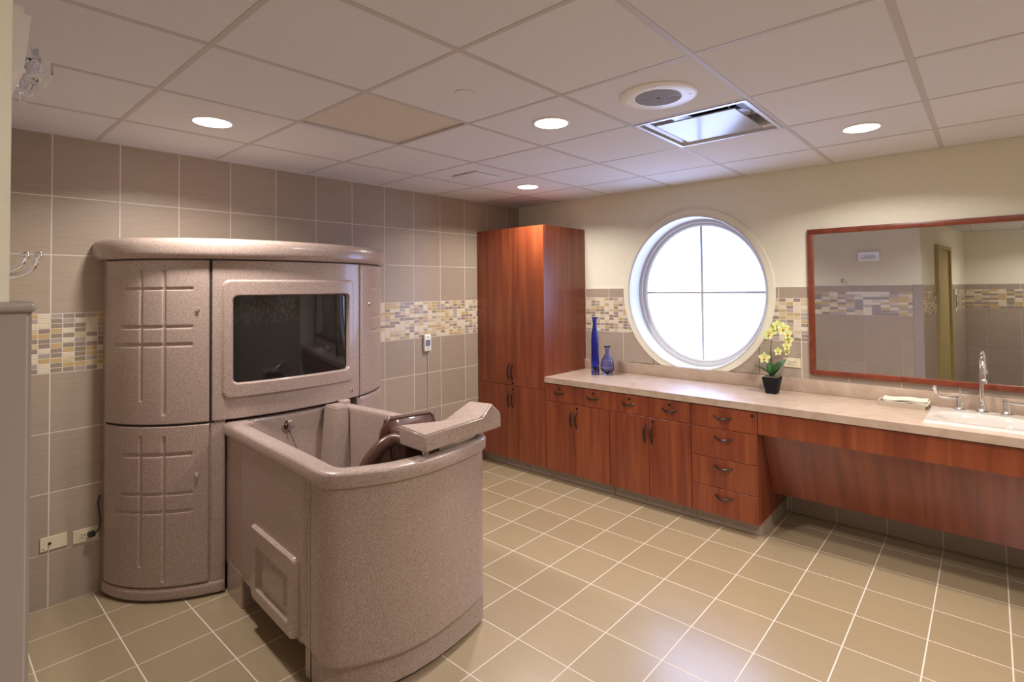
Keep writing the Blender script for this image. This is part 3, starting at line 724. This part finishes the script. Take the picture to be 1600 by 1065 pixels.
# ------------------------------------------------------------------ countertop with sink cut-out, backsplash
SX0, SX1, SY0, SY1 = 3.500, 4.020, -0.545, -0.060
bm = bm_new(); yf = -0.637; hx0, hx1, hy0, hy1 = SX0+.03, SX1-.03, SY0+.03, SY1-.03
def plan(bm, x0, x1, y0, y1): box(bm, x0, x1, y0, y1, CT-.047, CT)
plan(bm, XT+.001, hx0, yf, -0.0045); plan(bm, hx1, XE, yf, -0.0045); plan(bm, hx0, hx1, yf, hy0); plan(bm, hx0, hx1, hy1, -0.0045)
bmesh.ops.remove_doubles(bm, verts=list(bm.verts), dist=1e-5)
tag(obj('countertop', bm, M['counter'], None, ((XT+XE)/2, -0.32, CT-.047), smooth=0), 'long beige stone-look countertop along the window wall', 'countertop')
tag(obj('backsplash', bbox(XT+.001, XE, -0.024, -0.0045, CT+.0005, 0.984, .002, 2), M['counter'], None, ((XT+XE)/2, -0.014, CT+.0005)), 'low beige stone-look upstand along the back of the countertop', 'backsplash')

# ------------------------------------------------------------------ sink
sk = thing('sink', 'cream porcelain drop-in sink set in the beige countertop', 'sink', ((SX0+SX1)/2, (SY0+SY1)/2, CT))
bm = bm_new(); nu, nv = 72, 64; bcx, bcy, brx, bry = (SX0+SX1)/2, -0.335, 0.220, 0.150
def sink_z(x, y):
    e = min(x-SX0, SX1-x, y-SY0, SY1-y); z = CT+.014
    if e < .014: q = 1-e/.014; z = CT+.0005+.0135*math.sqrt(max(0, 1-q*q))
    r = ((abs(x-bcx)/brx)**2.8+(abs(y-bcy)/bry)**2.8)**(1/2.8)
    if r < 1.04: z -= 0.135*sm((1.04-r)/0.55)*(0.6+.4*sm((1.04-r)/.3))
    return z
F = [[None]*(nu+1) for _ in range(nv+1)]
for j in range(nv+1):
    for i in range(nu+1):
        x = SX0+(SX1-SX0)*i/nu; y = SY0+(SY1-SY0)*j/nv; F[j][i] = bm.verts.new((x, y, sink_z(x, y)))
for j in range(nv):
    for i in range(nu): bm.faces.new((F[j][i], F[j][i+1], F[j+1][i+1], F[j+1][i]))
obj('basin', bm, M['porcelain'], sk, smooth=60)
bm = bm_new(); lathe(bm, (bcx, bcy, CT-.1225), [(.024, 0), (.024, .003), (.018, .004), (0, .003)], (0, 0, 1), 24); obj('drain', bm, M['chrome'], sk)
bm = bm_new(); yy = bcy+bry-.052; lathe(bm, (bcx-.0, yy, sink_z(bcx, yy)+.001), [(.016, 0), (.016, .002), (.011, .003), (0, .002)], (0, -.7, .7), 20); obj('overflow', bm, M['chrome'], sk)
# ------------------------------------------------------------------ faucet
FX, FY, FZ = 3.752, -0.105, CT+.0142
fa = thing('faucet', 'chrome gooseneck faucet with two wrist-blade levers behind the sink', 'faucet', (FX, FY, FZ))
bm = bm_new(); lathe(bm, (FX, FY, FZ), [(.034, 0), (.034, .004), (.026, .010), (.020, .022), (.021, .034), (.016, .048), (.012, .060)], n=28); obj('base', bm, M['chrome'], fa)
bm = bm_new(); tube(bm, spline([(FX, FY, FZ+.05), (FX, FY, FZ+.16), (FX+.001, FY, FZ+.26), (FX+.003, FY-.02, FZ+.305), (FX+.006, FY-.065, FZ+.327), (FX+.010, FY-.11, FZ+.305), (FX+.012, FY-.128, FZ+.25), (FX+.013, FY-.130, FZ+.205)], 6), .0105, 14); obj('spout', bm, M['chrome'], fa)
bm = bm_new(); lathe(bm, (FX+.013, FY-.130, FZ+.185), [(.012, 0), (.015, .002), (.015, .022), (.011, .028)], n=20); obj('aerator', bm, M['chrome'], fa)
for sx, hx in ((-1, 3.648), (1, 3.860)):
    bm = bm_new(); lathe(bm, (hx, FY, FZ), [(.030, 0), (.030, .004), (.021, .012), (.019, .018), (.019, .070), (.016, .078), (0, .080)], n=24); v_ = obj('valve', bm, M['chrome'], fa)
    bm = bm_new(); tube(bm, spline([(hx, FY, FZ+.072), (hx+sx*.04, FY-.01, FZ+.070), (hx+sx*.085, FY-.025, FZ+.073), (hx+sx*.108, FY-.033, FZ+.095), (hx+sx*.116, FY-.036, FZ+.125)], 5),
                         [.007]*8+[.008]*8+[.010]*4+[.012], 10); ball(bm, (hx+sx*.117, FY-.036, FZ+.127), .0135, 12); obj('lever', bm, M['chrome'], v_)
# ------------------------------------------------------------------ tray of paper towels left of the sink
tr = thing('towel_tray', 'cream tray holding folded paper towels left of the sink', 'tray', (3.37, -0.12, CT))
bm = bm_new()
box(bm, 3.250, 3.485, -0.185, -0.040, CT, CT+.006)
hexa(bm, [(3.250, -0.185, CT), (3.485, -0.185, CT), (3.490, -0.192, CT+.032), (3.245, -0.192, CT+.032)], [(3.250, -0.178, CT), (3.485, -0.178, CT), (3.490, -0.184, CT+.032), (3.245, -0.184, CT+.032)])
hexa(bm, [(3.250, -0.185, CT), (3.250, -0.040, CT), (3.243, -0.035, CT+.034), (3.243, -0.192, CT+.034)], [(3.257, -0.185, CT), (3.257, -0.040, CT), (3.250, -0.035, CT+.034), (3.250, -0.192, CT+.034)])
obj('tray_body', bm, M['tray'], tr, smooth=0)
for k in range(4):
    bm = bm_new(); nseg = 10; z0 = CT+.010+k*.009; dx = .004*((k*7) % 3); F = []
    for i in range(nseg+1):
        x = 3.262+.235*i/nseg+dx; zz = z0+.003*math.sin(i*.9+k)+.010*(i/nseg)**2
        F.append([bm.verts.new((x, -0.170+.002*k, zz)), bm.verts.new((x, -0.048, zz+.003)), bm.verts.new((x, -0.048, zz+.008)), bm.verts.new((x, -0.170+.002*k, zz+.005))])
    for A, B in zip(F, F[1:]):
        for q in range(4): bm.faces.new((A[q], A[(q+1) % 4], B[(q+1) % 4], B[q]))
    bm.faces.new(F[0][::-1]); bm.faces.new(F[-1]); obj('paper_towel', bm, M['paper'], tr, smooth=50)
# ------------------------------------------------------------------ blue glass vases
def vase(name, label, c, outer, t, mat):
    bm = bm_new(); prof = [(0, 0)]+outer+[(r-t, h) for r, h in outer[::-1] if h > t*3]+[(0, t*3)]
    lathe(bm, c, prof, n=40, cap=False); return tag(obj(name, bm, mat, None, c, smooth=60), label, 'vase', 'blue glass vases on the counter')
vase('glass_vase', 'tall slim cobalt blue glass bottle vase near the tall cabinet', (1.13, -0.268, CT),
     [(.034, 0), (.036, .01), (.036, .10), (.033, .20), (.034, .30), (.028, .37), (.020, .41), (.017, .45), (.018, .485), (.024, .502), (.034, .510)], .004, M['blue'])
vase('glass_vase', 'short pale blue ribbed glass vase with round belly next to the tall bottle', (1.222, -0.212, CT),
     [(.034, 0), (.042, .008), (.056, .045), (.062, .085), (.056, .125), (.036, .160), (.020, .185), (.017, .215), (.022, .240), (.034, .256)], .004, M['blue2'])
# ------------------------------------------------------------------ orchid
OX, OY = 2.600, -0.190
orc = thing('potted_orchid', 'yellow-green orchid in a black square pot on the counter', 'potted plant', (OX, OY, CT))
def sq(h, z): return [(OX-h, OY-h, z), (OX+h, OY-h, z), (OX+h, OY+h, z), (OX-h, OY+h, z)]
bm = bm_new(); hexa(bm, sq(.036, CT), sq(.056, CT+.118)); bmesh.ops.bevel(bm, geom=list(bm.edges), offset=.003, segments=2, affect='EDGES'); obj('pot', bm, M['pot'], orc)
bm = bm_new(); hexa(bm, sq(.049, CT+.112), sq(.049, CT+.122)); obj('soil', bm, M['stem'], orc)
pz = CT+.12
def leaf(az, L, wd_, droop, lift):
    bm = bm_new(); d = Vector((math.cos(az), math.sin(az), 0)); sdv = Vector((-d.y, d.x, 0)); rows_ = []
    for i in range(11):
        t_ = i/10; hw = wd_*math.sin(PI*min(1, .12+t_*.88))**.7; c = Vector((OX, OY, pz))+d*(L*t_)+Vector((0, 0, lift*t_-droop*t_*t_))
        rows_.append([bm.verts.new(c-sdv*hw+Vector((0, 0, hw*.35))), bm.verts.new(c), bm.verts.new(c+sdv*hw+Vector((0, 0, hw*.35)))])
    for A, B in zip(rows_, rows_[1:]):
        for q in range(2): bm.faces.new((A[q], A[q+1], B[q+1], B[q]))
    r_ = bmesh.ops.extrude_face_region(bm, geom=list(bm.faces)); bmesh.ops.translate(bm, vec=(0, 0, .002), verts=[v for v in r_['geom'] if isinstance(v, bmesh.types.BMVert)])
    obj('leaf', bm, M['leaf'], orc, smooth=60)
for a in ((3.9, .125, .036, .03, .11), (0.7, .105, .038, .01, .13), (5.6, .10, .034, .01, .13), (2.0, .09, .030, .01, .10)): leaf(*a)
E1 = Vector((.7556, .655, 0))     # across the picture
def op(u, h, dpt=0.0): return Vector((OX, OY, CT))+E1*u+Vector((0, 0, h))+Vector((-.655, .7556, 0))*dpt
main = spline([op(.0, .12), op(-.008, .25), op(0, .36), op(.022, .44), op(.060, .485), op(.095, .47), op(.12, .42), op(.13, .35)], 6)
bm = bm_new(); tube(bm, main, [.0045-.0025*i/(len(main)-1) for i in range(len(main))], 8); obj('stem', bm, M['stem'], orc)
bm = bm_new(); tube(bm, spline([op(.012, .11), op(.002, .22), op(-.006, .33)], 6), .003, 6); obj('stake', bm, M['stem'], orc)
bm = bm_new(); tube(bm, spline([op(0, .23), op(.03, .26), op(.055, .255), op(.06, .28)], 5), .002, 6); obj('side_stem', bm, M['stem'], orc)
def blossom(c, face, r):
    r *= 1.2
    f = Vector(face).normalized(); t_ = Vector((0, 0, 1)); e1 = f.cross(t_).normalized(); e2 = e1.cross(f); bm = bm_new()
    for k in range(5):
        a = PI/2+2*PI*k/5; d = e1*math.cos(a)+e2*math.sin(a); s_ = f.cross(d); L = r*(1.0 if k % 2 else .92); wdt = r*(.40 if k in (1, 4) else .29); rows_ = []
        for i in range(7):
            q = i/6; hw = wdt*math.sin(PI*min(.97, .10+q*.87))**.6; cc = c+d*(L*q)+f*(r*.12*q+r*.15*math.sin(PI*q)*.5)
            rows_.append([bm.verts.new(cc-s_*hw), bm.verts.new(cc+f*(-r*.05)), bm.verts.new(cc+s_*hw)])
        for A, B in zip(rows_, rows_[1:]):
            for q in range(2): bm.faces.new((A[q], A[q+1], B[q+1], B[q]))
    r *= 1.0; b = obj('blossom', bm, M['petal'], orc, smooth=60, normals=False)
    bm = bm_new(); ball(bm, c+f*r*.2-e2*r*.15, r*.19, 8); obj('lip', bm, M['lip'], b)
vc = Vector((.5, -.85, .05))
for u, h, dp, fx, r in ((-.052, .255, 0, -.3, .036), (-.020, .425, -.01, -.4, .034), (.012, .455, 0, 0, .034), (.040, .490, -.01, .1, .036), (.075, .465, -.02, .3, .042), (.105, .425, -.02, .5, .036),
                        (.115, .375, -.01, .5, .038), (.100, .340, -.02, .2, .030), (.045, .300, 0, .2, .028), (.110, .295, 0, .4, .022)):
    blossom(op(u, h, dp), vc+E1*fx, r)

# ================================================================== mirror
mr = thing('wall_mirror', 'wide mirror in a cherry wood frame above the sink counter', 'mirror', (3.7, -0.01, 1.03))
MX0, MX1, MZ0_, MZ1_ = 2.812, 4.66, 1.022, 2.062; fwid = 0.036
obj('mirror_glass', bbox(MX0+.02, MX1-.02, -0.014, -0.006, MZ0_+.02, MZ1_-.02), M['mirror'], mr, smooth=0)
for (a, b, c, d) in ((MX0, MX1, MZ1_-fwid, MZ1_), (MX0, MX1, MZ0_, MZ0_+fwid), (MX0, MX0+fwid, MZ0_+fwid, MZ1_-fwid), (MX1-fwid, MX1, MZ0_+fwid, MZ1_-fwid)):
    obj('frame_rail', bbox(a, b, -0.028, -0.005, c, d, .002, 2), M['wood_frame'], mr)

# ================================================================== electrical plates
def plate_on(name, label, cat, frame, w_, h_, kind):
    """frame(u, v, d) -> world; u to the right, v up, d out of the wall"""
    t = thing(name, label, cat, frame(0, 0, 0))
    def bx(nm, u0, u1, v0, v1, d0, d1, mat, par, bev=0.0):
        bm = bm_new(); P = [(u0, v0), (u1, v0), (u1, v1), (u0, v1)]; hexa(bm, [frame(u, v, d1) for u, v in P], [frame(u, v, d0) for u, v in P])
        if bev: bmesh.ops.bevel(bm, geom=list(bm.edges), offset=bev, segments=2, affect='EDGES')
        return obj(nm, bm, mat, par)
    bx('cover_plate', -w_/2, w_/2, -h_/2, h_/2, 0, .006, M['ivory'], t, .002)
    if kind == 'outlet':
        bx('receptacle', -w_*.26, w_*.26, -h_*.24, h_*.24, .005, .008, M['ivory'], t, .001)
        for s in (-1, 1):
            for dv in (-.008, .008): bx('slot', s*w_*.16-.004, s*w_*.16+.005, dv-.0016, dv+.0016, .0078, .0085, M['black'], t)
            bm = bm_new(); lathe(bm, frame(s*w_*.05, 0, .0078), [(.003, 0), (.003, .0008), (0, .0008)], Vector(frame(0, 0, 1))-Vector(frame(0, 0, 0)), 10); obj('ground_hole', bm, M['black'], t)
    else:
        bm = bm_new(); lathe(bm, frame(-w_*.15, 0, .006), [(.007, 0), (.007, .003), (.004, .004), (.004, .010), (0, .010)], Vector(frame(0, 0, 1))-Vector(frame(0, 0, 0)), 14); obj('jack', bm, M['bronze'], t)
        bx('logo', -w_*.42, -w_*.33, -h_*.36, -h_*.32, .006, .0064, M['black'], t)
    return t
fl = lambda cy, cz: (lambda u, v, d: (0.0005+d, cy+u, cz+v))
plate_on('phone_jack_plate', 'blank ivory wall plate with small jack low on the tiled wall', 'wall plate', fl(-3.752, .337), .110, .072, 'jack')
plate_on('wall_outlet', 'ivory outlet with black plug in it beside the spa cabinet', 'outlet', fl(-3.618, .330), .112, .072, 'outlet')
plate_on('wall_outlet', 'ivory outlet on the wall between the orchid and the mirror', 'outlet', lambda u, v, d: (2.688+u, -0.0045-d, 1.093+v), .118, .070, 'outlet')
pc = thing('power_cord', 'black plug and cord running from the low outlet up behind the spa cabinet', 'power cord', (0.02, -3.60, .33))
obj('plug', bbox(.009, .040, -3.612, -3.582, .318, .346, .004, 2), M['black'], pc)
bm = bm_new(); tube(bm, spline([(.035, -3.597, .335), (.055, -3.58, .345), (.05, -3.565, .39), (.035, -3.566, .45), (.02, -3.568, .50), (.01, -3.558, .53)], 6), .004, 8); obj('cord', bm, M['black'], pc)

# small white control with display and cord on the tiled wall
th_ = thing('wall_thermometer', 'small white wall thermometer with grey display and hanging wire', 'thermometer', (0.001, -1.258, 1.11))
obj('case', bbox(.001, .030, -1.298, -1.222, 1.112, 1.262, .010, 3), M['white'], th_)
obj('display', bbox(.0295, .0325, -1.287, -1.238, 1.160, 1.215, .001, 1), M['lcd'], th_)
for z in (1.143, 1.240):
    bm = bm_new(); lathe(bm, (.030, -1.262, z), [(.006, 0), (.006, .002), (0, .003)], (1, 0, 0), 12); obj('button', bm, M['lcd'], th_)
bm = bm_new(); tube(bm, [(.012, -1.245, 1.115), (.006, -1.245, .95), (.006, -1.245, .60)], .003, 8); obj('wire', bm, M['muntin'], th_)

# ================================================================== near wall: emergency light, robe hook
el = thing('emergency_light', 'white emergency light with clear lamp dome high on the near wall', 'emergency light', (2.58, YN, 2.0))
bm = bm_new(); hexa(bm, [(2.46, YN+.0005, 1.968), (2.705, YN+.0005, 1.968), (2.705, YN+.0005, 2.108), (2.46, YN+.0005, 2.108)], [(2.462, YN+.050, 1.990), (2.703, YN+.050, 1.990), (2.703, YN+.060, 2.098), (2.462, YN+.060, 2.098)])
bmesh.ops.bevel(bm, geom=list(bm.edges), offset=.009, segments=4, affect='EDGES'); obj('housing', bm, M['bright'], el)
bm = bm_new(); box(bm, 2.492, 2.676, YN+.045, YN+.090, 1.998, 2.054); bmesh.ops.bevel(bm, geom=list(bm.edges), offset=.018, segments=5, affect='EDGES'); obj('lamp_cover', bm, M['clear'], el)
for x in (2.535, 2.625):
    bm = bm_new(); lathe(bm, (x, YN+.060, 2.026), [(.008, 0), (.016, .010), (.018, .018), (0, .010)], (0, 1, 0), 20); obj('reflector', bm, M['chrome'], el)
hk = thing('robe_hook', 'chrome robe hook on the near wall above the grey cladding', 'hook', (2.27, YN, 1.72))
bm = bm_new(); lathe(bm, (2.27, YN+.0005, 1.715), [(.032, 0), (.032, .004), (.026, .010), (.012, .014), (0, .015)], (0, 1, 0), 28); obj('rosette', bm, M['chrome'], hk)
bm = bm_new(); tube(bm, spline([(2.27, YN+.010, 1.702), (2.27, YN+.055, 1.698), (2.27, YN+.088, 1.700), (2.27, YN+.108, 1.714), (2.27, YN+.116, 1.740)], 6), .0055, 12); ball(bm, (2.27, YN+.117, 1.743), .0085); obj('prong', bm, M['chrome'], hk)
bm = bm_new(); tube(bm, spline([(2.27, YN+.010, 1.712), (2.29, YN+.055, 1.705), (2.30, YN+.085, 1.718), (2.30, YN+.094, 1.738)], 6), .0055, 12); ball(bm, (2.30, YN+.094, 1.740), .0085); obj('prong', bm, M['chrome'], hk)
# dispenser on the side wall (seen in the mirror)
ds = thing('wall_dispenser', 'slim white dispenser beside the doorway, seen in the mirror', 'dispenser', rw(D1+.17, 1.25, .012))
o = rbox('case', D1+.12, D1+.22, 1.25, 1.58, .012, .07, M['white'], ds); rbox('display', D1+.14, D1+.20, 1.30, 1.50, .07, .073, M['black'], ds)

# ================================================================== ceiling fittings
def downlight(x, y, label, r=0.086):
    t = thing('ceiling_light', label, 'ceiling light', (x, y, H), 'round recessed ceiling lights')
    bm = bm_new(); lathe(bm, (x, y, H), [(r+.012, .004), (r+.012, -.002), (r+.008, -.004), (r, -.004), (r-.001, .003)], n=48, cap=False); obj('trim_ring', bm, M['white'], t)
    bm = bm_new(); lathe(bm, (x, y, H), [(0, -.003), (r, -.003), (r, .003), (0, .003)], n=48, cap=False); obj('lens', bm, M['lens'], t)
    ld = bpy.data.lights.new('lamp', 'AREA'); ld.shape = 'DISK'; ld.size = 2*r*.95; ld.energy = LAMP_W; ld.color = LAMP_COL; ld.spread = math.radians(146)
    lo = bpy.data.objects.new('lamp', ld); COL.objects.link(lo); lo.parent = t; lo.location = (0, 0, -.008)
downlight(0.835, -3.268, 'round ceiling light nearest the left wall above the spa cabinet')
downlight(2.090, -2.080, 'round ceiling light left of the round speaker grille')
downlight(0.859, -0.848, 'round ceiling light above the tall corner cabinet')
downlight(3.290, -0.850, 'round ceiling light in front of the mirror, right of the air diffuser')
downlight(4.10, -1.40, 'round ceiling light just outside the right edge of the view')
downlight(4.05, -3.30, 'added ceiling light out of view that brightens the tub front and near wall end')  # added lamp, out of view: brightens the tub front and near wall end
downlight(4.55, -6.3, 'round ceiling light in the entrance alcove behind')
sp = thing('ceiling_speaker', 'round white ceiling speaker with perforated grille beside the air diffuser', 'speaker', (2.690, -2.060, H))
bm = bm_new(); lathe(bm, (2.690, -2.060, H+.004), [(.172, 0), (.172, -.006), (.160, -.012), (.100, -.012), (.098, -.009)], n=64, cap=False); obj('baffle', bm, M['white'], sp)
bm = bm_new()
for k in range(11):
    ra = .010+k*.0088; lathe(bm, (2.690, -2.060, H-.006), [(ra, 0), (ra, -.004), (ra+.0052, -.004), (ra+.0052, 0)], n=56, cap=False)
obj('grille', bm, M['speaker'], sp)
bm = bm_new(); lathe(bm, (2.690, -2.060, H-.005), [(0, 0), (.1, 0)], n=48, cap=False); obj('cloth', bm, M['bronze'], sp)
for k in range(4):
    a = .4+k*PI/2; screw(sp, (2.690+.14*math.cos(a), -2.060+.14*math.sin(a), H-.009), (0, 0, -1), .005)
bm = bm_new(); lathe(bm, (2.075, -2.673, H+.004), [(.044, 0), (.044, -.006), (.042, -.0075), (0, -.0075)], n=40, cap=False)
tag(obj('sprinkler_cover', bm, M['panel'], None, (2.075, -2.673, H)), 'small plain round sprinkler cover between the tan panel and a lamp', 'sprinkler cover')
vt = thing('ceiling_vent', 'small square white exhaust vent far left on the ceiling', 'ceiling vent', (0.845, -1.440, H))
obj('vent_cover', bbox(.715, .975, -1.570, -1.310, H-.008, H-.002, .002, 2), M['panel'], vt)
obj('vent_neck', bbox(.725, .965, -1.560, -1.320, H-.003, H+.004), M['gap'], vt, smooth=0)
# air diffuser: open frame, duct neck, hanging glossy plaque
df = thing('air_diffuser', 'square metal air diffuser with hanging glossy plaque reflecting the window', 'air diffuser', ((DIFF[0]+DIFF[1])/2, (DIFF[2]+DIFF[3])/2, H))
dx0, dx1, dy0, dy1 = DIFF[0]+.013, DIFF[1]-.013, DIFF[2]+.013, DIFF[3]-.013; dcx, dcy = (dx0+dx1)/2, (dy0+dy1)/2
def sqr(h, z): return [(dcx-h, dcy-h, z), (dcx+h, dcy-h, z), (dcx+h, dcy+h, z), (dcx-h, dcy+h, z)]
def sqloft(bm, L):
    R0 = [[bm.verts.new(p) for p in sqr(h, z)] for h, z in L]
    for A, B in zip(R0, R0[1:]):
        for k in range(4): bm.faces.new((A[k], A[(k+1) % 4], B[(k+1) % 4], B[k]))
bm = bm_new(); sqloft(bm, [(.292, H+.004), (.292, H-.003), (.272, H-.004), (.268, H+.012), (.250, H+.022), (.215, H+.085), (.130, H+.100)])
obj('frame', bm, M['ductmetal'], df, smooth=0, normals=False)
bm = bm_new(); lathe(bm, (dcx, dcy, H+.096), [(.135, 0), (.135, .10), (0, .10)], n=40, cap=False); obj('duct_neck', bm, M['gap'], df)
bm = bm_new(); sqloft(bm, [(.2095, H-.002), (.212, H-.004), (.2125, H+.002)]); a = [v for v in bm.verts if abs(v.co.z-(H-.002)) < 1e-5]; bm.faces.new(a); b_ = [v for v in bm.verts if abs(v.co.z-(H+.002)) < 1e-5]; bm.faces.new(b_)
obj('plaque', bm, M['plaque'], df, smooth=0)
for sx in (-1, 1):
    for sy in (-1, 1):
        bm = bm_new(); tube(bm, [(dcx+sx*.17, dcy+sy*.17, H), (dcx+sx*.17, dcy+sy*.17, H+.09)], .004, 8); obj('hanger', bm, M['ductmetal'], df)
